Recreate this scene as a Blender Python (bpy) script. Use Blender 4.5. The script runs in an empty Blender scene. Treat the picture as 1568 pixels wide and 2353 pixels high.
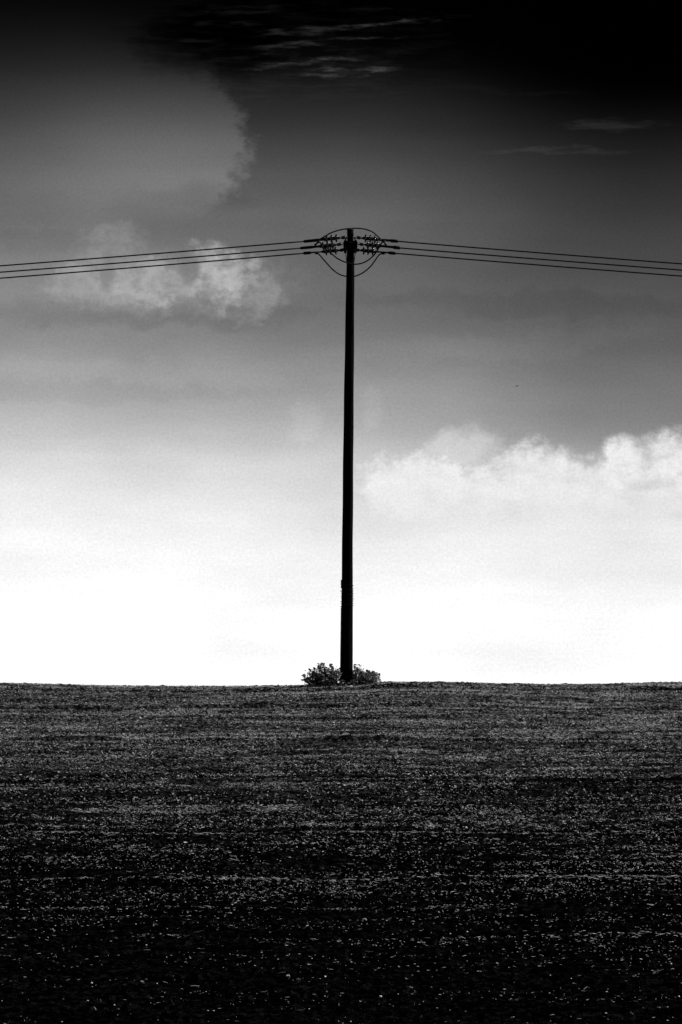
import bpy, bmesh, math, random
import numpy as np
from mathutils import Vector, Matrix
rng = np.random.default_rng(7)
random.seed(7)
S = bpy.context.scene
COL = S.collection
R = math.radians

# ------------------------------------------------------------------ camera
PITCH = R(2.94)
FPX = 15000.0                       # focal length in photo pixels (4096 tall)
cam = bpy.data.cameras.new('camera')
cam.sensor_fit = 'VERTICAL'
cam.angle = 2 * math.atan(2048 / FPX)
cam.clip_start = 0.5
cam.clip_end = 9000
camo = bpy.data.objects.new('camera', cam)
COL.objects.link(camo)
camo.location = (0, 0, 0)
camo.rotation_euler = (R(90) + PITCH, 0, 0)
S.camera = camo

# ------------------------------------------------------------------ sun, exposure
SUN_EL, SUN_AZ = R(39), R(74)       # high on the right, beyond the pole
sun = bpy.data.lights.new('sun', 'SUN')
sun.energy = 5.0
sun.angle = R(0.5)
sun.color = (1, 1, 1)               # black-and-white photograph
suno = bpy.data.objects.new('sun', sun)
COL.objects.link(suno)
sd = Vector((math.sin(SUN_AZ) * math.cos(SUN_EL), math.cos(SUN_AZ) * math.cos(SUN_EL), math.sin(SUN_EL)))
suno.rotation_euler = sd.to_track_quat('Z', 'Y').to_euler()
S.view_settings.view_transform = 'Standard'
S.view_settings.look = 'None'
S.view_settings.exposure = 0
S.view_settings.gamma = 1

# ------------------------------------------------------------------ world: Nishita sky through a red filter, with clouds placed by direction
world = bpy.data.worlds.new('World')
S.world = world
world.use_nodes = True
wt = world.node_tree
class NG:
    """tiny helper for building value graphs"""
    def __init__(s, nt): s.nt = nt
    def n(s, t, **k):
        x = s.nt.nodes.new(t)
        for a, b in k.items(): setattr(x, a, b)
        return x
    def m(s, op, a, b=None, c=None, clamp=False):
        x = s.n('ShaderNodeMath', operation=op, use_clamp=clamp)
        for i, v in enumerate((a, b, c)):
            if v is None: continue
            if isinstance(v, (int, float)): x.inputs[i].default_value = v
            else: s.nt.links.new(v, x.inputs[i])
        return x.outputs[0]
    def smooth(s, v, lo, hi):           # 0 at lo, 1 at hi
        x = s.n('ShaderNodeMapRange', interpolation_type='SMOOTHSTEP', clamp=True)
        s.nt.links.new(v, x.inputs[0])
        if lo <= hi:
            x.inputs[1].default_value = lo; x.inputs[2].default_value = hi
            x.inputs[3].default_value = 0; x.inputs[4].default_value = 1
        else:
            x.inputs[1].default_value = hi; x.inputs[2].default_value = lo
            x.inputs[3].default_value = 1; x.inputs[4].default_value = 0
        return x.outputs[0]
    def ramp(s, v, pts, lo, hi):        # piecewise linear curve through pts
        t = s.n('ShaderNodeMapRange', clamp=True)
        s.nt.links.new(v, t.inputs[0])
        t.inputs[1].default_value = lo; t.inputs[2].default_value = hi
        r = s.n('ShaderNodeValToRGB')
        cr = r.color_ramp
        cr.interpolation = 'LINEAR'
        pts = sorted(((p - lo) / (hi - lo), g) for p, g in pts)
        cr.elements[0].position, cr.elements[1].position = pts[0][0], pts[-1][0]
        for p, g in pts[1:-1]: cr.elements.new(p)
        for e, (p, g) in zip(cr.elements, pts): e.color = (g, g, g, 1)
        s.nt.links.new(t.outputs[0], r.inputs[0])
        b = s.n('ShaderNodeRGBToBW')
        s.nt.links.new(r.outputs[0], b.inputs[0])
        return b.outputs[0]
    def noise(s, vec, scale, detail=5, rough=0.55):
        x = s.n('ShaderNodeTexNoise')
        x.inputs['Scale'].default_value = scale
        x.inputs['Detail'].default_value = detail
        x.inputs['Roughness'].default_value = rough
        s.nt.links.new(vec, x.inputs['Vector'])
        return x.outputs[0]
g = NG(wt)
bg = wt.nodes['Background']
sky = g.n('ShaderNodeTexSky', sky_type='NISHITA', sun_disc=False)
sky.sun_elevation = SUN_EL
sky.sun_rotation = SUN_AZ
sbw = g.n('ShaderNodeRGBToBW'); wt.links.new(sky.outputs[0], sbw.inputs[0])
tc = g.n('ShaderNodeTexCoord')
sx = g.n('ShaderNodeSeparateXYZ'); wt.links.new(tc.outputs['Generated'], sx.inputs[0])
AZ = g.m('ARCTAN2', sx.outputs[0], sx.outputs[1])
EL = g.m('ARCSINE', sx.outputs[2])
# azimuth and elevation as milli-units of arc: U grows to the right, V grows downward from the zenith side
KA = FPX / 1.7411
U0 = g.m('MULTIPLY_ADD', AZ, KA, 784.0)
V0 = g.m('MULTIPLY_ADD', EL, -KA, 1176.5 + PITCH * KA)
cmb = g.n('ShaderNodeCombineXYZ')
wt.links.new(U0, cmb.inputs[0]); wt.links.new(V0, cmb.inputs[1])
UV = cmb.outputs[0]
def scaled(sxv, syv, off=0.0):
    x = g.n('ShaderNodeMapping'); x.inputs['Scale'].default_value = (sxv, syv, 1)
    x.inputs['Location'].default_value = (off, off * 1.7, off * 0.3)
    wt.links.new(UV, x.inputs[0]); return x.outputs[0]
nA = g.noise(scaled(.011, .011), 1, 6, .6)
nB = g.noise(scaled(.011, .011, 31), 1, 6, .6)
nC = g.noise(scaled(.0025, .0045, 77), 1, 3, .5)
nW = g.noise(scaled(.008, .03, 13), 1, 5, .55)
nS = g.noise(scaled(.0016, .009, 51), 1, 4, .55)
def warp(amt):
    return (g.m('MULTIPLY_ADD', nA, amt * 2, g.m('ADD', U0, -amt)), g.m('MULTIPLY_ADD', nB, amt * 2, g.m('ADD', V0, -amt)))
Uw, Vw = warp(55)
Us, Vs = warp(22)
# base brightness (display values) by elevation, three azimuth profiles
LO, HI = -400, 1700
def gr(l): return [(v, x / 255) for v, x in l]
left = g.ramp(V0, gr([(-400, 2), (-60, 8), (0, 15), (60, 23), (167, 39), (301, 69), (435, 99), (569, 121), (669, 138), (756, 139), (870, 163), (970, 193), (1044, 222), (1137, 241), (1271, 256), (1400, 264), (1700, 266)]), LO, HI)
midr = g.ramp(V0, gr([(-400, 0), (0, 5), (80, 11), (150, 22), (200, 36), (301, 58), (401, 86), (502, 103), (635, 108), (736, 118), (836, 144), (936, 168), (1037, 196), (1137, 224), (1238, 246), (1338, 258), (1420, 263), (1700, 266)]), LO, HI)
rght = g.ramp(V0, gr([(-400, 0), (120, 0), (160, 2), (200, 6), (267, 20), (401, 47), (535, 68), (669, 85), (803, 100), (937, 129), (1003, 144), (1060, 172), (1120, 204), (1204, 234), (1338, 253), (1470, 261), (1700, 266)]), LO, HI)
t1 = g.smooth(U0, 120, 800)
t2 = g.smooth(U0, 800, 1480)
def mix(a, b, t): return g.m('ADD', g.m('MULTIPLY', a, g.m('SUBTRACT', 1.0, t)), g.m('MULTIPLY', b, t))
val = mix(mix(left, midr, t1), rght, t2)
nF = g.noise(scaled(.028, .034, 5), 1, 9, .62)
nFc = g.m('SUBTRACT', nF, .5)
def ell(cu, cv, ru, rv, soft=.5, UU=None, VV=None, tilt=0.0, fr=0.0):
    """soft ellipse mask, 1 inside; fr roughens the edge"""
    UU = UU or Uw; VV = VV or Vw
    du = g.m('ADD', UU, -float(cu)); dv = g.m('ADD', VV, -float(cv))
    if tilt: dv = g.m('MULTIPLY_ADD', du, -tilt, dv)
    a = g.m('MULTIPLY', du, 1 / ru); b = g.m('MULTIPLY', dv, 1 / rv)
    r = g.m('ADD', g.m('MULTIPLY', a, a), g.m('MULTIPLY', b, b))
    if fr: r = g.m('MULTIPLY_ADD', nFc, -fr, r)
    return g.smooth(r, 1 + soft, 1 - soft)
def add(v, mask, amt): return g.m('MULTIPLY_ADD', mask, amt / 255, v)
# slow bands that vary the veil
val = g.m('MULTIPLY', val, g.m('MULTIPLY_ADD', nS, .16, .92))
val = g.m('MULTIPLY', val, g.m('MULTIPLY_ADD', nC, .16, .92))
# A: large cloud with a curved right edge
A = ell(185, 330, 380, 275, .15, *warp(58), fr=.6)
A = g.m('MULTIPLY', A, g.smooth(V0, 60, 330))
A = g.m('MULTIPLY', A, g.smooth(Vs, 540, 400))
A = g.m('MULTIPLY', A, g.smooth(U0, -250, 480))
val = add(val, A, 33)
val = add(val, ell(480, 110, 150, 75, .95, fr=1), -12)
val = add(val, ell(470, 455, 120, 26, .95, fr=1), -6)
# B: broken bright cloud left of the pole
def union(l, UU, VV, fr=3.0):
    o = None
    for (cu, cv, ru, rv, so, am) in l:
        e = g.m('MULTIPLY', ell(cu, cv, ru, rv, so, UU, VV, 0.0, fr), am)
        o = e if o is None else g.m('MAXIMUM', o, e)
    return o
B = union([(505, 640, 85, 62, .97, .9), (590, 690, 60, 44, .97, .5), (430, 640, 230, 60, .98, .2), (365, 650, 110, 52, .95, .72), (190, 665, 80, 46, .95, .5), (250, 575, 75, 55, .95, .36), (470, 600, 55, 26, .95, .6), (400, 690, 200, 34, .95, .3)], Uw, Vw)
B = g.m('MULTIPLY', B, g.m('SUBTRACT', 1.0, g.m('MULTIPLY', ell(432, 618, 24, 36, .9, Us, Vs, 0, 1), .75)))
B = g.m('MULTIPLY', B, g.m('SUBTRACT', 1.0, g.m('MULTIPLY', ell(248, 625, 16, 42, .9, Us, Vs, 0, 1), .8)))
B = g.m('MULTIPLY', g.m('MULTIPLY', B, g.m('MULTIPLY_ADD', nA, 1.3, .25), None, True), g.m('MULTIPLY_ADD', g.smooth(nF, .3, .62), .45, .55))
def toward(v, mask, target): return g.m('MULTIPLY_ADD', g.m('SUBTRACT', target / 255, v), mask, v)
val = toward(val, B, 190)
val = add(val, ell(330, 722, 360, 30, .97, Uw, Vw, 0, 1), -10)
val = add(val, ell(160, 560, 190, 30, .97, Uw, Vw, 0, 2), -7)
val = add(val, ell(260, 850, 420, 26, .97, Uw, Vw, .05, 2), 4)
val = add(val, ell(180, 905, 380, 24, .97, Uw, Vw, -.02, 2), -5)
val = add(val, ell(1250, 700, 420, 26, .97, Uw, Vw, .04, 2), -6)
val = add(val, ell(1100, 800, 330, 30, .97, Uw, Vw, -.06, 2), 6)
val = add(val, ell(120, 800, 260, 30, .95, Uw, Vw, 0, 1), -4)
# C: cumulus bank low on the right
C = union([(960, 1118, 128, 72, .55, 1.0), (1065, 1030, 80, 48, .95, .5), (1130, 1140, 120, 66, .8, .9), (1235, 1110, 118, 84, .6, .95), (1350, 1130, 115, 72, .7, .95), (1442, 1060, 54, 56, .75, .95), (1540, 1055, 84, 64, .75, 1.0), (1480, 1140, 150, 66, .8, .9), (1640, 1090, 110, 90, .6, 1), (1760, 1130, 130, 70, .6, .9)], *warp(34), fr=2.0)
C = g.m('MULTIPLY', g.m('MULTIPLY', C, g.m('MULTIPLY_ADD', nB, 1.0, .48), None, True), g.m('MULTIPLY_ADD', g.smooth(nF, .3, .62), .22, .78))
C = g.m('MULTIPLY', C, g.smooth(V0, 1260, 1120))
val = toward(val, C, 246)
val = add(val, ell(1500, 1115, 55, 12, .95, Us, Vs, 0, 1.5), -12)
val = add(val, ell(700, 965, 38, 46, .95, Us, Vs, 0, 2.2), 8)
val = add(val, ell(855, 945, 26, 44, .95, Us, Vs, 0, 2.2), 7)
# D: thin streaks in the dark upper sky
Uf, Vf = U0, g.m('ADD', V0, g.m('MULTIPLY_ADD', nW, 46, -23))
nR = g.noise(scaled(.012, .085, 19), 1, 6, .65)
fib = g.m('MULTIPLY_ADD', g.smooth(nR, .38, .64), .85, .15)
for (cu, cv, ru, rv, ti, am) in [(740, 74, 150, 6.5, -.10, 24), (930, 56, 130, 5, -.05, 20), (730, 102, 120, 6, -.09, 24), (690, 148, 100, 7, -.06, 30), (800, 168, 84, 8, -.02, 34), (800, 210, 17, 4, 0, 12), (640, 26, 180, 5, -.03, 10), (480, 40, 60, 6, 0, 9), (520, 62, 90, 5, -.04, 12),
                                (430, 96, 70, 6, 0, 8), (560, 130, 60, 5, -.08, 8), (1425, 294, 95, 8, .04, 15), (1310, 351, 140, 7, 0, 10), (880, 92, 60, 4, 0, 10), (900, 30, 90, 5, 0, 7), (1200, 215, 120, 5, .05, 4)]:
    val = add(val, g.m('MULTIPLY', ell(cu, cv, ru * 1.2, rv * 1.2, .97, Uf, Vf, ti, 2.2), fib), am * 1.15)
# faint ripples around the streaks, and a fine mottle over the whole veil
val = add(val, g.m('MULTIPLY', ell(690, 95, 360, 120, .98), g.m('MULTIPLY_ADD', g.smooth(nR, .42, .66), 1.0, -.4)), 10)
nM = g.noise(scaled(.16, .16, 3), 1, 3, .8)
val = g.m('MULTIPLY', val, g.m('MULTIPLY_ADD', nM, .20, .90))
val = g.m('MAXIMUM', val, 0.0)
lin = g.m('POWER', val, 2.2)
# calibrate by the Nishita sky's own fall-off along the elevation, so that cloud values land where the photograph has them
NV = [(-400, .32), (0, .375), (115, .388), (231, .402), (346, .417), (461, .432), (577, .447), (692, .462), (807, .477), (923, .488), (1038, .494), (1154, .491), (1269, .473), (1384, .433), (1500, .363), (1590, .285), (1700, .26)]
inv = g.ramp(V0, [(v, .12 / n_) for v, n_ in NV], LO, HI)      # filter curve that evens out the clear-sky fall-off
outv = g.m('MULTIPLY', g.m('MULTIPLY', lin, sbw.outputs[0]), g.m('MULTIPLY', inv, .1 / .12 / .15 * .97))
outv = g.m('MULTIPLY', outv, g.m('SUBTRACT', .99, g.m('MULTIPLY', g.smooth(U0, -200, 1800), .10)))
wt.links.new(outv, bg.inputs[0])
bg.inputs[1].default_value = 0.15

# ------------------------------------------------------------------ material helpers
def mat(name, base, rough=.8, noise=None, spec=.3, bump=0, transl=0, metallic=0, coat=0):
    """noise = (scale, low, high[, stretch])"""
    m = bpy.data.materials.new(name); m.use_nodes = True
    q = NG(m.node_tree); b = m.node_tree.nodes['Principled BSDF']
    b.inputs['Base Color'].default_value = (base, base, base, 1)
    b.inputs['Roughness'].default_value = rough
    b.inputs['Specular IOR Level'].default_value = spec
    b.inputs['Metallic'].default_value = metallic
    b.inputs['Coat Weight'].default_value = coat
    if noise:
        t = q.n('ShaderNodeTexCoord'); mp = q.n('ShaderNodeMapping')
        mp.inputs['Scale'].default_value = noise[3] if len(noise) > 3 else (1, 1, 1)
        m.node_tree.links.new(t.outputs['Object'], mp.inputs[0])
        f = q.noise(mp.outputs[0], noise[0], 6, .6)
        f2 = q.smooth(f, .3, .7)
        mr = q.n('ShaderNodeMapRange'); m.node_tree.links.new(f2, mr.inputs[0])
        mr.inputs[3].default_value = noise[1]; mr.inputs[4].default_value = noise[2]
        m.node_tree.links.new(mr.outputs[0], b.inputs['Base Color'])
        if bump:
            bp = q.n('ShaderNodeBump'); bp.inputs['Strength'].default_value = bump
            bp.inputs['Distance'].default_value = .01
            m.node_tree.links.new(f, bp.inputs['Height']); m.node_tree.links.new(bp.outputs[0], b.inputs['Normal'])
    if transl:
        tr = q.n('ShaderNodeBsdfTranslucent'); tr.inputs[0].default_value = (base, base, base, 1)
        if noise: m.node_tree.links.new(mr.outputs[0], tr.inputs[0])
        mx = q.n('ShaderNodeMixShader'); mx.inputs[0].default_value = transl
        out = m.node_tree.nodes['Material Output']
        m.node_tree.links.new(b.outputs[0], mx.inputs[1]); m.node_tree.links.new(tr.outputs[0], mx.inputs[2])
        m.node_tree.links.new(mx.outputs[0], out.inputs[0])
    return m
def link(o, parent=None):
    COL.objects.link(o)
    if parent is not None: o.parent = parent
    return o
def mesh_obj(name, bm, m, parent=None, smooth=True):
    me = bpy.data.meshes.new(name); bm.to_mesh(me); bm.free()
    if smooth:
        for p in me.polygons: p.use_smooth = True
    me.materials.append(m)
    return link(bpy.data.objects.new(name, me), parent)
def np_mesh(name, verts, faces, m, smooth=True):
    """faces: (n,k) int array"""
    me = bpy.data.meshes.new(name)
    n, k = faces.shape
    me.vertices.add(len(verts)); me.vertices.foreach_set('co', np.ascontiguousarray(verts, dtype=np.float32).ravel())
    me.loops.add(n * k); me.loops.foreach_set('vertex_index', np.ascontiguousarray(faces, dtype=np.int32).ravel())
    me.polygons.add(n)
    me.polygons.foreach_set('loop_start', np.arange(0, n * k, k, dtype=np.int32))
    me.polygons.foreach_set('use_smooth', np.full(n, smooth))
    me.update(calc_edges=True)
    if m: me.materials.append(m)
    return link(bpy.data.objects.new(name, me))
def empty(name, loc, label, cat, group=None, rz=0):
    o = bpy.data.objects.new(name, None); o.empty_display_size = .1
    o.location = loc; o.rotation_euler = (0, 0, rz)
    o['label'] = label; o['category'] = cat
    if group: o['group'] = group
    return link(o)
def tube(bm, pts, rad, seg=8, caps=True):
    """tube through pts (Vectors); rad scalar or list"""
    pts = [Vector(p) for p in pts]
    rr = rad if hasattr(rad, '__len__') else [rad] * len(pts)
    rings = []
    up = Vector((0, 1, 0))
    for i, p in enumerate(pts):
        d = (pts[min(i + 1, len(pts) - 1)] - pts[max(i - 1, 0)]).normalized()
        a = d.cross(up)
        if a.length < 1e-3: a = d.cross(Vector((1, 0, 0)))
        a.normalize(); b = a.cross(d).normalized()
        rings.append([bm.verts.new(p + (a * math.cos(t) + b * math.sin(t)) * rr[i]) for t in [2 * math.pi * k / seg for k in range(seg)]])
    for r0, r1 in zip(rings, rings[1:]):
        for k in range(seg): bm.faces.new((r0[k], r0[(k + 1) % seg], r1[(k + 1) % seg], r1[k]))
    if caps:
        bm.faces.new(rings[0][::-1]); bm.faces.new(rings[-1])
def box(bm, c, s, rot=None):
    M = Matrix.Translation(Vector(c)) @ (rot or Matrix.Identity(4)) @ Matrix.Diagonal((s[0], s[1], s[2], 1))
    return bmesh.ops.create_cube(bm, size=1, matrix=M)['verts']
def P(px, py, Y=100.0):
    """world point on the vertical plane y=Y seen in this direction (photo pixels)"""
    a = (px - 1365) / FPX; b = (2048 - py) / FPX
    d = Vector((a, math.cos(PITCH) - b * math.sin(PITCH), math.sin(PITCH) + b * math.cos(PITCH)))
    return d * (Y / d.y)

# ------------------------------------------------------------------ terrain
def vnoise(x, y, seed):
    xi = np.floor(x).astype(np.int64); yi = np.floor(y).astype(np.int64)
    fx = x - xi; fy = y - yi
    fx = fx * fx * (3 - 2 * fx); fy = fy * fy * (3 - 2 * fy)
    def h(a, b):
        n = (a * 374761393 + b * 668265263 + seed * 974711) & 0xffffffff
        n = ((n ^ (n >> 13)) * 1274126177) & 0xffffffff
        return ((n ^ (n >> 16)) & 0xffffff) / 0xffffff
    return (h(xi, yi) * (1 - fx) + h(xi + 1, yi) * fx) * (1 - fy) + (h(xi, yi + 1) * (1 - fx) + h(xi + 1, yi + 1) * fx) * fy
SL = math.tan(R(4.25)); YC = 102.5; ZC = YC * math.tan(PITCH - math.atan((2742 - 2048) / FPX)); K = .0043; S0 = ZC / YC
YJ = YC - (SL - S0) / (2 * K)
ZJ = ZC + S0 * (YJ - YC) - K * (YJ - YC) ** 2
def base_z(y):
    y = np.asarray(y, dtype=float)
    z = ZJ + SL * (y - YJ)                                        # field slope
    cr = ZC + S0 * (y - YC) - K * (y - YC) ** 2                   # rounded crest
    z = np.where(y > YJ, cr, z)
    yd = YC + (.11 + S0) / (2 * K); zd = ZC + S0 * (yd - YC) - K * (yd - YC) ** 2
    z = np.where(y > yd, zd - .11 * (y - yd), z)
    z = np.maximum(z, -32 - 0 * y)
    # dip in front of the viewer, then the bank he stands on
    zt = ZJ + SL * (38 - YJ)
    t = np.clip((y - 4) / 34, 0, 1); near = -1.62 + (zt + 1.62) * (t * t * (3 - 2 * t))
    return np.where(y < 38, np.where(y < 4, -1.62, near), z)
CX = np.array([-600, 0, 300, 600, 1000, 1200, 1330, 1460, 1530, 1570, 1650, 1800, 2060, 2400, 2730, 3300])
CD = np.array([2742, 2744, 2748, 2750, 2748, 2745, 2741, 2738, 2733, 2732, 2735, 2738, 2743, 2740, 2735, 2733])
RUTS = []
def zroot(py):                                                   # distance at which a line of sight meets the field
    s = math.tan(PITCH - math.atan((py - 2048) / FPX))
    y = np.arange(40, YC, .02); return float(y[np.argmax(base_z(y) - s * y > 0)]) if np.any(base_z(y) - s * y > 0) else YC
for p in (2766, 2806, 2840, 2880, 2965, 3020, 3137, 3235, 3350, 3440, 3541, 3650, 3772): RUTS.append(zroot(p))
def height(x, y, fine=True):
    x = np.asarray(x, dtype=float); y = np.asarray(y, dtype=float)
    px = 1365 + x / 100 * FPX
    dz = (2742 - np.interp(px, CX, CD)) / 150
    w = np.clip((y - 80) / 20, 0, 1); w = w * w * (3 - 2 * w)
    z = base_z(y) + dz * w * np.clip(1 - (y - 120) / 60, 0, 1)
    fade = np.clip((y - 6) / 8, 0, 1)
    z += fade * .10 * (vnoise(x / 3.1, y / 7, 3) - .5)
    for i, r in enumerate(RUTS):
        yy = y - r - .14 * (vnoise(x / 2.7, y * 0 + i, 9 + i) - .5) - .006 * x * ((i % 3) - 1)
        a = .06 if i % 2 == 0 else .03
        a = a * (1 + .9 * np.clip((y - 65) / 25, 0, 1)) * (.45 + .9 * vnoise(x / 1.3, y * 0 + i, 40 + i))
        z += a * np.exp(-(yy - .12) ** 2 / .008) - a * 1.1 * np.exp(-(yy - .38) ** 2 / .03)
    # the curved wheel track near the crest on the right
    tr = y - (zroot(2764) - 1.55 * (x - 3.0) + .06 * (x - 3) ** 2)
    on = np.clip((x - 2.2) / 1.5, 0, 1)
    for o in (0, 1.9): z -= on * .035 * np.exp(-((tr - o) / .4) ** 2)
    if fine:
        z += .050 * (vnoise(x / .9, y / .55, 11) - .5)
        z += .040 * (vnoise(x / .34, y / .30, 12) - .5)
        b = np.abs(vnoise(x / .13, y / .17, 13) - .5) * 2
        z += .045 * (vnoise(x / 2.6, y / .42, 15) - .5)
        z += .12 * np.clip(vnoise(x / .22, y / .4, 16) - .80, 0, 1) * (y > 96)
        z += .032 * (1 - b) ** 2
        z += .022 * (vnoise(x / .055, y / .13, 14) - .5)
        z += .010 * (rng.random(x.shape) - .5)
    return z
NU, NR = 680, 760
u_f = np.linspace(-1, 1, NU)
u_c = np.array([1.06, 1.15, 1.3, 1.6, 2.2, 3.5, 6, 12, 25, 60, 150, 400])
us = np.concatenate([-u_c[::-1], u_f, u_c])
# row spacing grows with distance
ys = [41.0]
while ys[-1] < 104: ys.append(ys[-1] + .046 * (ys[-1] / 41) ** 1.15)
ys = np.concatenate([[-900, -200, -60, -20, -6, 0, 4, 8, 12, 16, 20, 24, 28, 32, 35, 38, 39.5], ys, [104.4, 105, 106, 108, 111, 115, 120, 130, 150, 200, 280, 420, 700, 1300, 2500, 5000]])
HW = lambda y: .094 * np.clip(y, 30, 110) + .9
UU, YY = np.meshgrid(us, ys)
XX = UU * HW(YY)
XX = np.where(np.abs(UU) > 1, XX * np.where(np.abs(UU) > 3, np.clip(YY / 100, 1, 12), 1), XX)
inside = (np.abs(UU) <= 1.1) & (YY > 40) & (YY < 105)
ZZ = height(XX, YY, False)
ZF = height(XX, YY, True)
ZZ = np.where(inside, ZF, ZZ)
nr, nc = ZZ.shape
idx = np.arange(nr * nc).reshape(nr, nc)
F = np.stack([idx[:-1, :-1], idx[:-1, 1:], idx[1:, 1:], idx[1:, :-1]], -1).reshape(-1, 4)
print('ground quads', len(F), 'rows', nr)

soil = bpy.data.materials.new('soil'); soil.use_nodes = True
q = NG(soil.node_tree); L = soil.node_tree.links.new
b = soil.node_tree.nodes['Principled BSDF']
t = q.n('ShaderNodeTexCoord')
def smap(sc):
    m_ = q.n('ShaderNodeMapping'); m_.inputs['Scale'].default_value = sc; L(t.outputs['Object'], m_.inputs[0]); return m_.outputs[0]
n1 = q.noise(smap((9, 7, 14)), 1, 5, .65)
n4 = q.noise(smap((.9, 5.5, .9)), 1, 4, .6)
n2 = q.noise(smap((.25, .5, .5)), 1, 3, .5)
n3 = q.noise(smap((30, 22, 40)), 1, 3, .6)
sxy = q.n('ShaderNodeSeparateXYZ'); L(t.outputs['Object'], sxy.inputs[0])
falloff = q.smooth(q.m('MULTIPLY_ADD', n2, 26, q.m('ADD', sxy.outputs[1], -13)), 46, 98)    # light falloff painted into the soil: dark low down, paler towards the crest
falloff_tone = q.m('MULTIPLY_ADD', q.m('MULTIPLY', falloff, falloff), .046, .0022)
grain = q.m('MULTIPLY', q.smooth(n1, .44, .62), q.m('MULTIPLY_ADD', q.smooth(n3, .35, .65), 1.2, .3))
col = q.m('MULTIPLY', falloff_tone, q.m('MULTIPLY_ADD', grain, 1.9, .12))
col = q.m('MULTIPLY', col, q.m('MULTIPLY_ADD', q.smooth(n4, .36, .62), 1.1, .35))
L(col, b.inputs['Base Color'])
b.inputs['Roughness'].default_value = .95; b.inputs['Specular IOR Level'].default_value = 0
bp = q.n('ShaderNodeBump'); bp.inputs['Strength'].default_value = .6; bp.inputs['Distance'].default_value = .02
L(n3, bp.inputs['Height']); L(bp.outputs[0], b.inputs['Normal'])
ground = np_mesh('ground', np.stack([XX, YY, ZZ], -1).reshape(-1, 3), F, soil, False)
ground['kind'] = 'structure'
ground['label'] = 'dark drilled stubble field rising to a low crest'

def surf(x, y):
    return height(x, y, False)

# ---- scatter helpers
def scatter_pts(n, dens):
    """n tries over the visible wedge, kept with probability dens(x,y)"""
    y = 41 + (104 - 41) * rng.random(n)
    x = (rng.random(n) * 2 - 1) * (.094 * 104 + .9)
    k = (np.abs(x) < HW(y)) & (rng.random(n) < dens(x, y))
    return x[k], y[k]
def rutboost(x, y):
    d = np.zeros_like(y)
    for i, r in enumerate(RUTS): d += np.exp(-((y - r - .10 - .14 * (vnoise(x / 2.7, y * 0 + i, 9 + i) - .5) - .006 * x * ((i % 3) - 1)) / (.11 + .0 * y)) ** 2) * (1.6 if i % 2 == 0 else .7) * (.2 + vnoise(x / 1.1, y * 0 + i, 60 + i))
    return d
def rutgap(x, y):                      # bare strip beyond each drill line
    d = np.zeros_like(y)
    for i, r in enumerate(RUTS): d += np.exp(-((y - r - .50 - .14 * (vnoise(x / 2.7, y * 0 + i, 9 + i) - .5) - .006 * x * ((i % 3) - 1)) / .24) ** 2) * (1 if i % 2 == 0 else .7)
    return np.clip(1 - d, 0, 1)
def bands(x, y):                       # straw lies in the rows the machines left
    yy = y + .5 * vnoise(x / 4, y / 4, 70)
    return np.clip(.1 + 1.9 * vnoise(x / 7, yy / .33, 71) ** 1.6, 0, 2) * np.clip(.3 + 1.2 * vnoise(x / 14, yy / 1.7, 72), 0, 2) * rutgap(x, y)
# ------------------------------------------------------------------ straw and stubble
straw_m = mat('straw', .6, .7, (7.0, .45, .95), .2, 0, .5)
def straw_mesh(name, x, y, lmin, lmax, wmin, wmax, upright, m, fan=.5):
    n = len(x); z = surf(x, y) + .022 + .02 * rng.random(n)
    ang = rng.normal(0, fan, n) + np.where(rng.random(n) < .5, 0, math.pi)
    pit = np.where(rng.random(n) < upright, rng.uniform(.3, 1.3, n), rng.normal(.05, .14, n))
    ln = lmin + (lmax - lmin) * rng.random(n) ** 2.2; wd = wmin + (wmax - wmin) * rng.random(n) ** 1.6
    d = np.stack([np.cos(ang) * np.cos(pit), np.sin(ang) * np.cos(pit), np.sin(pit)], -1)
    roll = rng.uniform(0, 2 * math.pi, n)
    h = np.stack([-np.sin(ang), np.cos(ang), np.zeros(n)], -1)
    v = np.cross(d, h); w = h * np.cos(roll)[:, None] + v * np.sin(roll)[:, None]
    bend = np.cross(d, w) * (ln * rng.normal(0, .12, n))[:, None]
    p = np.stack([x, y, z], -1)
    a = p - d * ln[:, None] / 2; c = p + d * ln[:, None] / 2; mid = p + bend
    W = w * wd[:, None] / 2
    V = np.stack([a - W * .8, a + W * .8, mid + W, mid - W, c + W * .5, c - W * .5], 1)
    i = np.arange(n)[:, None] * 6
    Fq = np.concatenate([i + np.array([[0, 1, 2, 3]]), i + np.array([[3, 2, 4, 5]])], 0)
    o = np_mesh(name, V.reshape(-1, 3), Fq, m, False)
    return o
def dens_fine(x, y):
    t = np.clip((y - 43) / 46, 0, 1)
    patch = vnoise(x / 1.6, y / 1.1, 21) * .6 + vnoise(x / .5, y / .5, 22) * .6
    d = (.03 + .97 * t ** 1.3 + .25 * np.exp(-((x - 4.6) / 2.2) ** 2 - ((y - 60) / 9) ** 2)) * patch * patch * 1.7 * bands(x, y)
    return np.clip(d + .5 * rutboost(x, y) * (.25 + t) * .6, 0, 1)
x, y = scatter_pts(560000, dens_fine)
print('fine straw', len(x))
st = straw_mesh('straw_litter', x, y, .012, .060, .004, .010, .12, straw_m)
st['kind'] = 'stuff'; st['label'] = 'pale chopped straw littering the dark field'; st['category'] = 'straw'
def dens_big(x, y):
    t = np.clip((y - 43) / 50, 0, 1)
    return np.clip(.10 + .7 * t + .3 * rutboost(x, y), 0, 1) * (.3 + vnoise(x / .9, y / .9, 27))
x, y = scatter_pts(5000, dens_big)
st = straw_mesh('stubble', x, y, .03, .18, .004, .009, .15, mat('stubble_straw', .75, .6, (5.0, .45, .9), .3, 0, .5))
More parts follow.
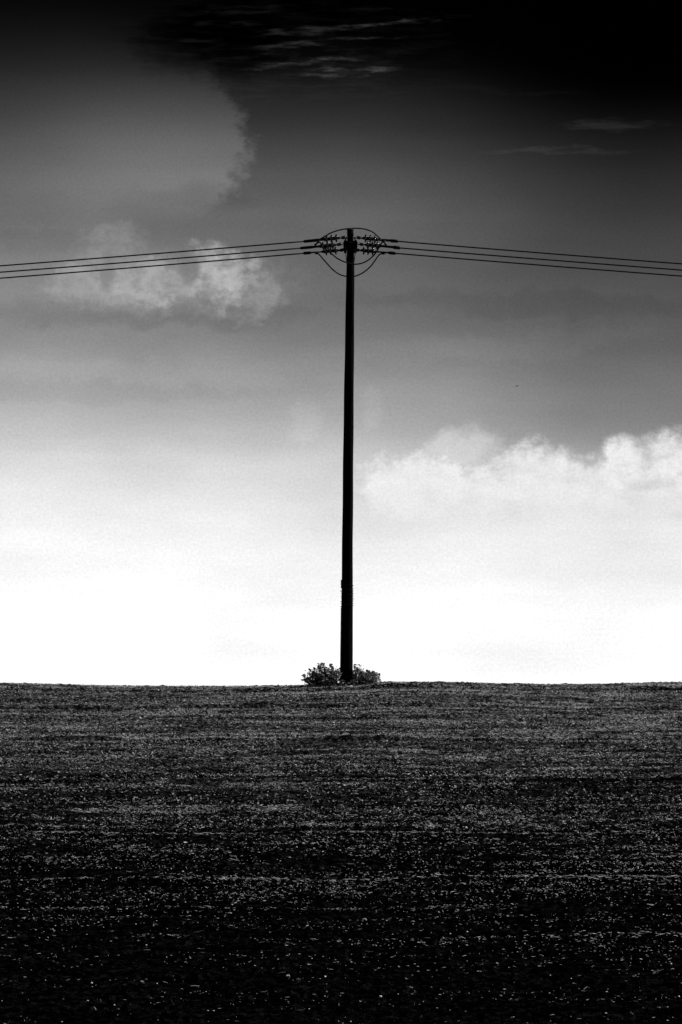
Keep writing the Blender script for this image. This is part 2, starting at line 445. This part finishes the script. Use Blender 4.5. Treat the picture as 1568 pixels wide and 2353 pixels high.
st['kind'] = 'stuff'; st['label'] = 'longer bright stalks of cereal stubble lying in rows'; st['category'] = 'stubble'

lx, ly = [], []                       # lines of straw left along the drill ridges
for i, r in enumerate(RUTS):
    n = int(20 * (40 if i in (4, 8, 10) else 11 if i % 2 == 0 else 4)); x = rng.uniform(-HW(r), HW(r), n)
    x = x[rng.random(n) < .15 + 1.2 * vnoise(x / 1.4, x * 0 + i, 80)]
    lx.append(x); ly.append(r + .12 + .14 * (vnoise(x / 2.7, x * 0 + i, 9 + i) - .5) + .006 * x * ((i % 3) - 1) + rng.normal(0, .06, len(x)))
st = straw_mesh('row_straw', np.concatenate(lx), np.concatenate(ly), .02, .14, .004, .010, .05, straw_m, .2)
st['kind'] = 'stuff'; st['label'] = 'thin pale lines of straw caught along the drill ridges'; st['category'] = 'straw'
def dens_chip(x, y):
    t = np.clip((y - 42) / 40, 0, 1)
    return np.clip(.035 + .64 * t, 0, 1) * (.1 + .8 * vnoise(x / .7, y / 1.3, 28)) * (.3 + bands(x, y)) * .8
x, y = scatter_pts(105000, dens_chip)
st = straw_mesh('straw_chips', x, y, .008, .028, .003, .017, .3, mat('bleached_straw', .85, .6, (9.0, .3, .95), .3, 0, .5))
st['kind'] = 'stuff'; st['label'] = 'short bleached bits of chopped straw speckling the soil'; st['category'] = 'straw'

x, y = scatter_pts(34000, lambda x, y: np.clip((y - 58) / 26, 0, 1) * (.15 + vnoise(x / 1.5, y / 1.2, 44)) * (.35 + .7 * bands(x, y)))
st = straw_mesh('husks_and_straw', x, y, .02, .075, .010, .030, .45, bpy.data.materials['bleached_straw'], .6)
st['kind'] = 'stuff'; st['label'] = 'bright husks and straw ends catching the sun near the crest'; st['category'] = 'straw'

# ------------------------------------------------------------------ clods and small stones
bm = bmesh.new(); bmesh.ops.create_icosphere(bm, subdivisions=1, radius=1)
IV = np.array([v.co[:] for v in bm.verts]); IF = np.array([[v.index for v in f.verts] for f in bm.faces]); bm.free()
def lumps(name, x, y, smin, smax, flat, m, sink=.3):
    n = len(x); s = smin + (smax - smin) * rng.random(n) ** 2.5
    V = IV[None] * (1 + .5 * (rng.random((n, len(IV), 1)) - .5))
    V = V * s[:, None, None] * np.stack([rng.uniform(.8, 1.5, n), rng.uniform(.8, 1.2, n), rng.uniform(flat, 1, n)], -1)[:, None]
    a = rng.uniform(0, 6.28, n); ca, sa = np.cos(a)[:, None], np.sin(a)[:, None]
    V = np.stack([V[..., 0] * ca - V[..., 1] * sa, V[..., 0] * sa + V[..., 1] * ca, V[..., 2]], -1)
    z = surf(x, y) + s * (1 - sink) * .6 + .012
    V += np.stack([x, y, z], -1)[:, None]
    Fx = (np.arange(n)[:, None, None] * len(IV) + IF[None]).reshape(-1, 3)
    return np_mesh(name, V.reshape(-1, 3), Fx, m, False)
x, y = scatter_pts(30000, lambda x, y: .35 + .5 * vnoise(x / .8, y / .8, 31))
print('clods', len(x))
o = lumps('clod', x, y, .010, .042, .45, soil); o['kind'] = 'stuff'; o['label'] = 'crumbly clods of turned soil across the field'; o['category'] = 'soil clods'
x, y = scatter_pts(16000, lambda x, y: np.clip(.3 + (y - 42) / 45, 0, 1) * (.4 + .6 * vnoise(x / 1.2, y / 1.2, 33)))
o = lumps('flint_stone', x, y, .004, .016, .5, mat('flint', .6, .5, (9, .5, .9), .4)); o['kind'] = 'stuff'; o['label'] = 'small pale flints dotted over the dark soil'; o['category'] = 'stones'

# ------------------------------------------------------------------ utility pole
wood = mat('creosoted_wood', .012, .85, (6, .001, .005, (6, 6, .35)), .02, .4)
steel = mat('weathered_steel', .012, .7, (20, .006, .016), .05)
castm = mat('cast_iron_fitting', .015, .65, None, .12)
ceram = mat('brown_glazed_porcelain', .02, .12, None, .6, 0, 0, 0, .5)
rubber = mat('cable_sheath', .008, .6, None, .1)
base = P(1387.5, 2733); base.z = float(surf(base.x, 100.0)) - .02
pole = empty('utility_pole', base, 'tall dark tapering wooden electricity pole standing in the bushes on the field crest', 'utility pole')
def prt(name, bm, m, parent=pole, smooth=True):
    """mesh given in world coordinates, stored relative to its parent chain"""
    org = Vector((0, 0, 0)); p_ = parent
    while p_ is not None: org = org + p_.location; p_ = p_.parent
    for v in bm.verts: v.co -= org
    return mesh_obj(name, bm, m, parent, smooth)
PROF = [(2760, 1387.0, 48.5), (2640, 1387.5, 48), (2263, 1390, 44), (1800, 1394, 41), (1532, 1397, 38.5), (1250, 1400.5, 35), (1100, 1402, 33), (1005, 1403, 28.5), (950, 1402.5, 25), (917, 1401.6, 22.5)]
bm = bmesh.new()
pts, rad = [], []
for i in range(60):
    py = 2760 + (917 - 2760) * i / 59
    cx = np.interp(-py, [-a for a, _, _ in PROF], [c for _, c, _ in PROF]); w_ = np.interp(-py, [-a for a, _, _ in PROF], [c for _, _, c in PROF])
    pts.append(P(cx, py)); rad.append(w_ / 300)
tube(bm, pts, rad, 28)
for v in bm.verts:
    v.co.x += .003 * math.sin(v.co.z * 3.1 + v.co.y * 40); v.co.y += .003 * math.cos(v.co.z * 2.3 + v.co.x * 30)
prt('shaft', bm, wood)
def pole_xw(py):
    return (np.interp(-py, [-a for a, _, _ in PROF], [c for _, c, _ in PROF]), np.interp(-py, [-a for a, _, _ in PROF], [c for _, _, c in PROF]) / 300)
# cap plate
bm = bmesh.new(); c = P(1401.8, 917)
tube(bm, [c + Vector((0, 0, -.03)), c + Vector((0, 0, 0)), c + Vector((0, 0, .022))], [.098, .092, .05], 20)
prt('pole_cap', bm, castm)
# binding wire turned round the top
def torus(bm, c, r, r2, n=24, tilt=0, wob=0):
    rings = []
    for k in range(n):
        a = 2 * math.pi * k / n; rr = r + wob * random.uniform(-1, 1)
        o_ = Vector((math.cos(a), math.sin(a), tilt * math.cos(a + 1)))
        rings.append([bm.verts.new(c + Vector((o_.x * (rr + r2 * math.cos(b_)), o_.y * (rr + r2 * math.cos(b_)), o_.z * rr + r2 * math.sin(b_)))) for b_ in [2 * math.pi * j / 5 for j in range(5)]])
    for k in range(n):
        for j in range(5): bm.faces.new((rings[k][j], rings[(k + 1) % n][j], rings[(k + 1) % n][(j + 1) % 5], rings[k][(j + 1) % 5]))
for i in range(6):
    py = 922 + 4.2 * i; cx, rw = pole_xw(py)
    bm = bmesh.new(); torus(bm, P(cx, py), rw + .006, .008, tilt=.04, wob=.004)
    prt('wire_band', bm, steel)
# crossarm: two timbers through the pole, seen end-on, with end plates and bolts
AC = P(1402.5, 987); HA = .80
for s in (-1, 1):
    bm = bmesh.new()
    vs = box(bm, AC + Vector((s * .137, 0, 0)), (.076, HA * 2, .165))
    bmesh.ops.bevel(bm, geom=bm.edges[:], offset=.012, segments=2, affect='EDGES')
    prt('crossarm_timber', bm, wood, smooth=False)
for dy in (-.72, 0.0, .72):
    bm = bmesh.new()
    tube(bm, [AC + Vector((-.19, dy, .02)), AC + Vector((.19, dy, .02))], .011, 8)
    for s in (-1, 1): tube(bm, [AC + Vector((s * .177, dy, .02)), AC + Vector((s * .194, dy, .02))], .024, 6)
    prt('crossarm_bolt', bm, steel)
for s in (-1, 1):                      # sloping saddle straps from pole to arms
    bm = bmesh.new()
    for dy in (-.12,):
        tube(bm, [AC + Vector((s * .085, dy, .235)), AC + Vector((s * .120, dy, .20)), AC + Vector((s * .165, dy, .115)), AC + Vector((s * .165, dy, -.07))], .02, 6)
    prt('saddle_strap', bm, castm)
    bm = bmesh.new()                   # stay from arm end back to the pole
    tube(bm, [AC + Vector((s * .14, -.70, -.08)), AC + Vector((s * .10, -.08, -.42))], .010, 6)
    prt('arm_brace', bm, castm)
bm = bmesh.new(); box(bm, AC + Vector((0, -.105, .02)), (.30, .03, .26)); bmesh.ops.bevel(bm, geom=bm.edges[:], offset=.008, segments=1, affect='EDGES')
prt('clamp_plate', bm, castm, smooth=False)
# anti-climb barbed wire, wound round the pole 2.6 m above the ground
for i in range(9):
    py = 2344 + i * 10.0; cx, rw = pole_xw(py); c = P(cx, py)
    bm = bmesh.new(); torus(bm, c, rw + .008, .006, tilt=.10 * (-1) ** i)
    for k in range(14):
        a = random.uniform(0, 6.28); d = Vector((math.cos(a), math.sin(a), 0)); e = c + d * (rw + .008) + Vector((0, 0, .1 * (-1) ** i * rw * math.cos(a + 1)))
        tube(bm, [e - d * .005, e + d * .03 + Vector((0, 0, random.uniform(-.02, .02)))], [.004, .0015], 4)
    prt('barbed_wire_turn', bm, steel)
# galvanised cover strip on the left side, with its earth wire, from the guard down
def strip(name, ang, off, w_, p0, p1, m, th=.02):
    bm = bmesh.new(); rings = []
    for i in range(14):
        py = p0 + (p1 - p0) * i / 13; cx, rw = pole_xw(py); c = P(cx, py)
        n_ = Vector((math.cos(ang), math.sin(ang), 0)); t_ = Vector((-n_.y, n_.x, 0))
        cs = [c + n_ * (rw - .01) - t_ * w_, c + n_ * (rw + th) - t_ * w_ * .7, c + n_ * (rw + th) + t_ * w_ * .7, c + n_ * (rw - .01) + t_ * w_]
        rings.append([bm.verts.new(q_) for q_ in cs])
    for a_, b_ in zip(rings, rings[1:]):
        for j in range(4): bm.faces.new((a_[j], a_[(j + 1) % 4], b_[(j + 1) % 4], b_[j]))
    bm.faces.new(rings[0]); bm.faces.new(rings[-1][::-1])
    return prt(name, bm, m, smooth=False)
guard_m = mat('dull_zinc', .10, .5, (30, .06, .16, (1, 1, .3)), .4, 0, 0, .2)
strip('cable_guard', R(186), 0, .045, 2430, 2750, guard_m, .012)
strip('earth_wire', R(-12), 0, .008, 2350, 2750, guard_m, .008)
bm = bmesh.new(); cx, rw = pole_xw(2336)
box(bm, P(cx, 2336) + Vector((-rw - .006, -.03, 0)), (.03, .07, .22)); bmesh.ops.bevel(bm, geom=bm.edges[:], offset=.006, segments=1, affect='EDGES')
prt('guard_bracket', bm, guard_m, smooth=False)

# ------------------------------------------------------------------ insulator strings, conductors and jumpers
ZXY = lambda zx, zy, Y: P(1180 + zx / 3.5636, 880 + zy / 3.5636, Y)
def lathe_mesh(name, prof, m, seg=24):
    bm = bmesh.new()
    rings = [[bm.verts.new((x_, r_ * math.cos(a), r_ * math.sin(a))) for a in [2 * math.pi * k / seg for k in range(seg)]] for x_, r_ in prof]
    for r0, r1 in zip(rings, rings[1:]):
        for k in range(seg): bm.faces.new((r0[k], r0[(k + 1) % seg], r1[(k + 1) % seg], r1[k]))
    bm.faces.new(rings[0][::-1]); bm.faces.new(rings[-1])
    me = bpy.data.meshes.new(name); bm.to_mesh(me); bm.free()
    for p in me.polygons: p.use_smooth = True
    me.materials.append(m); return me
disc_me = lathe_mesh('insulator_disc', [(-.040, .040), (-.030, .066), (-.024, .096), (-.014, .107), (.004, .110), (.018, .104), (.022, .076), (.028, .080), (.032, .052), (.042, .042)], ceram)
body_me = lathe_mesh('insulator_cap', [(-.036, .032), (-.030, .046), (.012, .050), (.034, .042), (.040, .026)], castm)
cone_me = lathe_mesh('socket_cone', [(0, .014), (.02, .024), (.05, .032), (.085, .044), (.098, .040)], castm)
def link_mesh():
    bm = bmesh.new()
    pts = [Vector((.040 * math.cos(a), 0, .024 * math.sin(a))) for a in [2 * math.pi * k / 14 for k in range(15)]]
    tube(bm, pts, .022, 6, False); me = bpy.data.meshes.new('chain_link'); bm.to_mesh(me); bm.free(); me.materials.append(castm); return me
def hook_mesh():
    bm = bmesh.new()
    pts = [Vector((-.06, 0, .002)), Vector((-.03, 0, 0)), Vector((-.005, 0, -.012)), Vector((.024, 0, -.012)), Vector((.040, 0, .006)), Vector((.034, 0, .026)), Vector((.018, 0, .040)), Vector((.006, 0, .052))]
    tube(bm, pts, [.010, .012, .016, .018, .018, .016, .014, .010], 8); me = bpy.data.meshes.new('hook'); bm.to_mesh(me); bm.free(); me.materials.append(castm); return me
link_me, hook_me = link_mesh(), hook_mesh()
# side, phase name, depth, anchor, hook x, link x, cone x, three discs, rod end, fat part (start,end) all from the close view of the pole head
NEAR, FAR = 100 - .62, 100 + .62
rows = [
 # s   Y     start      hook link cone(start) discs            string end      sleeve: rod->fat->tip
 (-1, 100, (745, 247), 715, 688, 655, (592, 524, 456), (395, 279), [(395, 279, 34), (345, 283, 40), (330, 286, 46), (140, 305, 42), (126, 306, 34)]),
 (-1, NEAR, (694, 343), 662, 630, 603, (540, 472, 404), (345, 377), [(345, 377, 30), (270, 384, 36), (225, 388, 44), (90, 401, 40), (78, 402, 32)]),
 (-1, FAR, (742, 424), 690, 668, 648, (583, 513, 450), (400, 451), [(400, 451, 24), (236, 464, 26), (222, 466, 44), (134, 474, 44), (124, 475, 34)]),
 (1, 100, (846, 247), 882, 915, 945, (1009, 1076, 1143), (1225, 283), [(1225, 283, 34), (1365, 293, 36), (1375, 296, 50), (1462, 303, 46), (1472, 304, 36)]),
 (1, NEAR, (888, 343), 920, 955, 985, (1042, 1109, 1176), (1228, 371), [(1228, 371, 34), (1400, 387, 36), (1412, 389, 52), (1494, 398, 46), (1505, 399, 36)]),
 (1, FAR, (846, 424), 868, 900, 920, (983, 1047, 1112), (1150, 451), [(1150, 451, 24), (1335, 466, 26), (1346, 468, 46), (1430, 475, 46), (1440, 476, 36)])]
WHERE = {100: 'highest, level with the pole top', NEAR: 'middle, on the near end of the crossarm', FAR: 'lowest, on the far end of the crossarm'}
WSHORT = {100: 'highest', NEAR: 'middle', FAR: 'lowest'}
wire_start = {}
for (s, Y, st_, hk, lk, cn, ds, en, sl) in rows:
    side = 'left' if s < 0 else 'right'
    a, e = ZXY(*st_, Y), ZXY(*en, Y)
    ax = (e - a).normalized()
    at = lambda zx: a + ax * ((ZXY(zx, st_[1], Y).x - a.x) / ax.x)
    root = empty('insulator_string', a, f'{WSHORT[Y]} of the three insulator strings reaching {side} from the pole head', 'insulator', 'insulator strings at the pole head')
    rot = Vector((1, 0, 0)).rotation_difference(ax)
    if s < 0:   # keep the hook's open side up
        rot = rot if abs(rot.angle) < 1 else Matrix(((ax.x, 0, -ax.z), (0, -1, 0), (ax.z, 0, ax.x))).transposed().to_quaternion()
        zax = Vector((0, 0, 1)); yv = zax.cross(ax).normalized(); zv = ax.cross(yv)
        rot = Matrix((ax, yv, zv)).transposed().to_quaternion()
    def put(name, me, p, parent=root):
        o = bpy.data.objects.new(name, me); link(o, parent); o.rotation_mode = 'QUATERNION'; o.rotation_quaternion = rot; o.location = p - a; return o
    put('hook', hook_me, at(hk) - ax * .008)
    put('chain_link', link_me, at(lk))
    put('socket', cone_me, at(cn))
    for d in ds:
        lean = rot.copy()
        o = put('insulator_disc', disc_me, at(d))
        o.rotation_quaternion = rot @ Matrix.Rotation(random.uniform(-.05, .05), 4, 'Y').to_quaternion()
        put('disc_cap', body_me, at(d) + ax * .055)
    bm = bmesh.new(); tube(bm, [at(ds[2]) - a + ax * .07, e - a + ax * .03], .034, 12)
    mesh_obj('end_clamp', bm, castm, root)
    # conductor: sleeve, then the long sagging wire
    pts = [ZXY(p_[0], p_[1], Y) for p_ in sl]
    far_end = {(-1, 100): P(0, 1063.5, 100), (-1, NEAR): P(0, 1089, NEAR), (-1, FAR): P(0, 1113, FAR), (1, 100): P(2730, 1055.5, 100), (1, NEAR): P(2730, 1080.5, NEAR), (1, FAR): P(2730, 1104.5, FAR)}[(s, Y)]
    w0 = pts[-1]
    cab = empty('power_cable', w0, f'{WSHORT[Y]} of the three power cables running {side} from the pole', 'power cable', 'overhead power cables')
    bm = bmesh.new(); tube(bm, [p_ - w0 for p_ in pts], [q_[2] / 3.5636 / 300 for q_ in sl], 14)
    mesh_obj('end_sleeve', bm, rubber, cab)
    xe = far_end.x - w0.x; ze = far_end.z - w0.z; Ls = 165.0
    # z = -m t + m t^2 / Ls with t=|x|
    te = abs(xe); m_ = -ze / (te - te * te / Ls)
    bm = bmesh.new(); tt = np.concatenate([np.linspace(0, 12, 40), np.linspace(14, 82, 30)])
    tube(bm, [Vector((s * t_, 0, -m_ * t_ + m_ * t_ * t_ / Ls)) for t_ in tt], 0.018, 8)
    mesh_obj('wire', bm, rubber, cab)
# jumpers: one over the pole top, two hanging loops
def smooth_curve(P_, n=6):
    out = []
    Q = [P_[0]] + P_ + [P_[-1]]
    for i in range(1, len(Q) - 2):
        for k in range(n):
            t_ = k / n; a_, b_, c_, d_ = Q[i - 1], Q[i], Q[i + 1], Q[i + 2]
            out.append(.5 * ((2 * b_) + (c_ - a_) * t_ + (2 * a_ - 5 * b_ + 4 * c_ - d_) * t_ ** 2 + (3 * b_ - 3 * c_ + d_ - a_) * t_ ** 3))
    out.append(P_[-1]); return out
J = [('jumper cable arched over the very top of the pole', 100, 0.0, [(335, 292), (370, 268), (440, 226), (520, 182), (620, 148), (700, 131), (790, 121), (880, 118), (960, 124), (1040, 142), (1110, 172), (1165, 215), (1215, 262), (1250, 290)]),
     ('shallower of the two jumper cables looping under the insulators', NEAR, -.0, [(345, 318), (362, 322), (385, 352), (430, 402), (480, 446), (530, 487), (600, 543), (670, 581), (740, 607), (800, 624), (850, 630), (920, 625), (1000, 600), (1070, 555), (1130, 500), (1180, 430), (1212, 368), (1240, 325), (1262, 306)]),
     ('deepest jumper cable sagging in a wide loop below the insulators', FAR, .0, [(312, 470), (345, 490), (400, 552), (470, 632), (540, 706), (620, 765), (680, 790), (735, 803), (792, 808), (850, 803), (930, 775), (1010, 725), (1090, 650), (1145, 575), (1195, 505), (1225, 485), (1262, 474)])]
for lab, Y, dy, zp in J:
    pts = smooth_curve([ZXY(a_, b_, Y) + Vector((0, dy, 0)) for a_, b_ in zp])
    o = empty('jumper_cable', pts[len(pts) // 2], lab, 'jumper cable', 'jumper cables linking both sides of the line')
    prt('loop', (lambda b_: (tube(b_, pts, 0.018, 8), b_)[1])(bmesh.new()), rubber, o)
    ends = [(zp[0], -1), (zp[-1], 1)]
    for (zx, zy), s in ends:
        bm = bmesh.new(); c = ZXY(zx, zy, Y)
        if Y == NEAR:
            tgt = ZXY(*( (292, 352) if s < 0 else (1298, 350)), Y); mid = ZXY(*((318, 330) if s < 0 else (1278, 325)), Y)
            tube(bm, [c, mid, tgt], [.018, .022, .026], 8)
            box(bm, tgt, (.05, .05, .045))
            tube(bm, [c + Vector((-s * .02, 0, .02)), c + Vector((s * .06, 0, .015))], .022, 8)
        else:
            tube(bm, [c + Vector((-s * .04, 0, 0)), c + Vector((s * .05, 0, 0))], .026, 10)
            box(bm, c + Vector((0, 0, -.022)), (.05, .04, .03))
        prt('line_tap', bm, castm, o)

# ------------------------------------------------------------------ bramble bushes round the foot of the pole
leaf_m = mat('bramble_leaf', .10, .45, (14, .05, .26), .4, 0, .35)
stem_m = mat('bramble_stem', .03, .7, None, .1)
def leaf_mesh(kind, n3):
    """an oval, toothed leaf folded along its midrib; n3 = number of lobes"""
    bm = bmesh.new(); mid = []
    prof = {0: [(0, .02), (.12, .30), (.3, .44), (.5, .46), (.7, .34), (.86, .17), (1, 0)], 1: [(0, .05), (.1, .42), (.22, .50), (.36, .33), (.5, .44), (.66, .27), (.8, .2), (1, 0)]}[kind]
    L_ = .5
    for t_, w_ in prof: mid.append((t_, w_))
    c = [bm.verts.new((t_, 0, -.10 * t_ * t_)) for t_, w_ in mid]
    for sgn in (-1, 1):
        e = [bm.verts.new((t_ - .04, sgn * w_, -.10 * t_ * t_ + .16 * w_ + random.uniform(-.02, .02))) for t_, w_ in mid[:-1]]
        for i in range(len(e) - 1): bm.faces.new((c[i], c[i + 1], e[i + 1], e[i]) if sgn > 0 else (c[i], e[i], e[i + 1], c[i + 1]))
        bm.faces.new((c[-2], c[-1], e[-1]) if sgn > 0 else (c[-2], e[-1], c[-1]))
    me = bpy.data.meshes.new('leaf'); bm.to_mesh(me); bm.free(); me.materials.append(leaf_m); return me
leaf_mes = [leaf_mesh(k % 2, 3) for k in range(4)]
def me_arrays(me):
    V = np.array([v.co[:] for v in me.vertices]); Fc = []
    for p in me.polygons:
        v = list(p.vertices); Fc += [(v[0], v[j], v[j + 1]) for j in range(1, len(v) - 1)]
    return V, np.array(Fc)
LA = [me_arrays(m_) for m_ in leaf_mes]
def bush(label, arches, nleaf, nsmall, cent):
    """arches: (foot px, tip px, tip py, peak boost, depth)"""
    cx0 = P(cent, 2740).x; o0 = Vector((cx0, 99.9, float(surf(cx0, 99.9))))
    root = empty('bramble_bush', o0, label, 'bush', 'bushes around the foot of the pole')
    leaves = []
    for (fx, tx, ty, bo, dep) in arches:
        f = P(fx, 2742, 100 + dep); f.z = float(surf(f.x, f.y)); tip = P(tx, ty, 100 + dep * 1.5 - .1)
        mid = (f + tip) / 2 + Vector((0, 0, bo)); pts = smooth_curve([f, (f + mid) / 2 + Vector((0, random.uniform(-.05, .05), bo * .3)), mid, tip], 5)
        bm = bmesh.new(); tube(bm, pts, list(np.linspace(.008, .0035, len(pts))), 5)
        prt('stem', bm, stem_m, root)
        for k in range(nleaf):
            i = int((random.random() ** .75) * (len(pts) - 1)); p_ = pts[i]
            leaves.append((p_ + Vector((random.gauss(0, .045), random.gauss(0, .07), random.gauss(.0, .035))), random.uniform(.07, .135)))
        leaves.append((tip, .10)); leaves.append((tip + Vector((.03, 0, -.03)), .08))
    random.shuffle(leaves)
    if cent < 1388:                        # low leaves in front of the pole foot
        for k in range(26):
            q_ = P(random.uniform(1352, 1425), 2735, 99.55); q_.z = float(surf(q_.x, q_.y)) + random.uniform(.04, .17)
            leaves.insert(0, (q_, random.uniform(.07, .11)))
    for p_, sz in leaves[:290]:
        if p_.z < float(surf(p_.x, p_.y)) + .02: p_.z = float(surf(p_.x, p_.y)) + random.uniform(.03, .10)
        if abs(p_.x - P(1388, 2700).x) < .19 and p_.y < 100.2 and p_.z > o0.z + .17: p_.y = 100.3
        o = bpy.data.objects.new('leaf', random.choice(leaf_mes)); link(o, root)
        o.location = p_ - o0; o.scale = (sz, sz * random.uniform(.75, 1.0), sz)
        o.rotation_euler = (random.gauss(0, .7), random.gauss(.2, .7), random.uniform(0, 6.28))
    # small inner foliage too small to pick apart
    Vs_, Fs_, off = [], [], 0
    for k in range(nsmall):
        ar = random.choice(arches); f = P(ar[0], 2742, 100 + ar[4]); f.z = float(surf(f.x, f.y)); tip = P(ar[1], ar[2], 100 + ar[4])
        t_ = random.random() ** 1.25; p_ = f.lerp(tip, t_ * .9) + Vector((random.gauss(0, .06), random.gauss(0, .12), random.gauss(0, .03) + ar[3] * t_ * (1 - t_) * 2))
        p_.z = max(p_.z, float(surf(p_.x, p_.y)) + .02)
        if abs(p_.x - P(1388, 2700).x) < .19 and p_.y < 100.2 and p_.z > o0.z + .15: p_.y = 100.3
        V, Fc = LA[k % 4]; sz = random.uniform(.03, .065)
        M = np.array(Matrix.Rotation(random.uniform(0, 6.28), 3, 'Z') @ Matrix.Rotation(random.gauss(0, .8), 3, 'X') @ Matrix.Rotation(random.gauss(0, .8), 3, 'Y')) * sz
        Vs_.append(V @ M.T + np.array(p_ - o0)); Fs_.append(Fc + off); off += len(V)
    o = np_mesh('inner_foliage', np.concatenate(Vs_), np.concatenate(Fs_), leaf_m, False); o.parent = root; o['kind'] = 'stuff'
    return root
def arches(n, lo, hi, profile, lean):
    out = []
    for k in range(n):
        tx = lo + (hi - lo) * (k + random.uniform(.1, .9)) / n
        top = np.interp(tx, [a for a, _ in profile], [b_ for _, b_ in profile])
        ty = 2738 - (2738 - top) * random.uniform(.62, 1.0)
        out.append((tx + lean * (tx - (lo + hi) / 2) * -.5 + random.uniform(-12, 12), tx, ty, random.uniform(.0, .10), random.uniform(-.32, .28)))
    return out
PL = [(1208, 2722), (1225, 2705), (1245, 2678), (1262, 2655), (1285, 2650), (1310, 2641), (1325, 2662), (1338, 2652), (1350, 2675), (1366, 2662), (1380, 2700), (1420, 2722)]
PR = [(1372, 2722), (1400, 2690), (1412, 2655), (1428, 2660), (1445, 2655), (1458, 2680), (1470, 2664), (1485, 2680), (1505, 2674), (1515, 2700), (1525, 2722)]
bush('taller leafy bramble bush left of the pole foot', arches(30, 1210, 1388, PL, 1.0), 8, 2300, 1300)
bush('lower bramble bush right of the pole foot', arches(24, 1385, 1522, PR, 1.0), 8, 1900, 1460)
# white stone in front of the pole foot
def stone(px, py, sx_, sz_, label, m, Y=99.0):
    c = P(px, py, Y); c.z = float(surf(c.x, Y)) + sz_ * .35
    bm = bmesh.new(); bmesh.ops.create_icosphere(bm, subdivisions=2, radius=1)
    for v in bm.verts:
        v.co *= 1 + random.uniform(-.16, .16); v.co.x *= sx_; v.co.y *= sx_ * .8; v.co.z *= sz_
    o = mesh_obj('pale_stone', bm, m, None, False); o.location = c; o['label'] = label; o['category'] = 'stone'; return o
stone(1404, 2738, .055, .04, 'small white stone lying in front of the pole foot', mat('chalk', .75, .8, (12, .5, .85), .2))
# rough grass between bush and crest on the right
n = 900; x = rng.uniform(P(1215, 2740).x, P(1570, 2740).x, n); y = 99.3 + rng.random(n) * 1.6
o = straw_mesh('rough_grass', x, y, .04, .16, .005, .010, .9, mat('grass_blade', .12, .6, (8, .05, .22), .2, 0, .3)); o['kind'] = 'stuff'; o['label'] = 'rough grass at the foot of the bushes'; o['category'] = 'grass'

n = 900; x = rng.uniform(-10.3, 10.3, n); x = x[rng.random(n) < vnoise(x / .8, x * 0, 90) ** 1.5]; y = rng.uniform(100.5, 103.5, len(x))
o = straw_mesh('crest_stubble', x, y, .03, .13, .004, .010, .8, mat('dull_stubble', .2, .7, (8, .08, .35), .1, 0, .3)); o['kind'] = 'stuff'; o['label'] = 'short stubble standing along the crest of the field'; o['category'] = 'stubble'

# ------------------------------------------------------------------ bird far off
bp_ = P(2069, 1544, 260.0); BW = .20
bird = empty('bird', bp_, 'tiny dark bird flying alone in the sky right of the pole', 'bird')
bird_m = mat('dark_feathers', .03, .7, None, .1)
bm = bmesh.new(); tube(bm, [Vector((-.10, 0, -.01)), Vector((-.05, 0, 0)), Vector((0, 0, .005)), Vector((.05, 0, .012)), Vector((.075, 0, .02)), Vector((.10, 0, .018))], [.012, .024, .030, .022, .018, .003], 8)
mesh_obj('body', bm, bird_m, bird)
for s in (-1, 1):
    bm = bmesh.new(); v = [bm.verts.new(p_) for p_ in [(.035, s * .02, .01), (.045, s * .10, .035), (.0, s * .19, .01), (-.02, s * .10, .03), (-.035, s * .02, .008)]]
    bm.faces.new(v); r_ = bmesh.ops.solidify(bm, geom=bm.faces[:], thickness=.006); mesh_obj('wing', bm, bird_m, bird, False)
bm = bmesh.new(); v = [bm.verts.new(p_) for p_ in [(-.09, -.012, 0), (-.16, -.03, 0), (-.15, .0, 0), (-.16, .03, 0), (-.09, .012, 0)]]; bm.faces.new(v); bmesh.ops.solidify(bm, geom=bm.faces[:], thickness=.005)
mesh_obj('tail', bm, bird_m, bird, False)
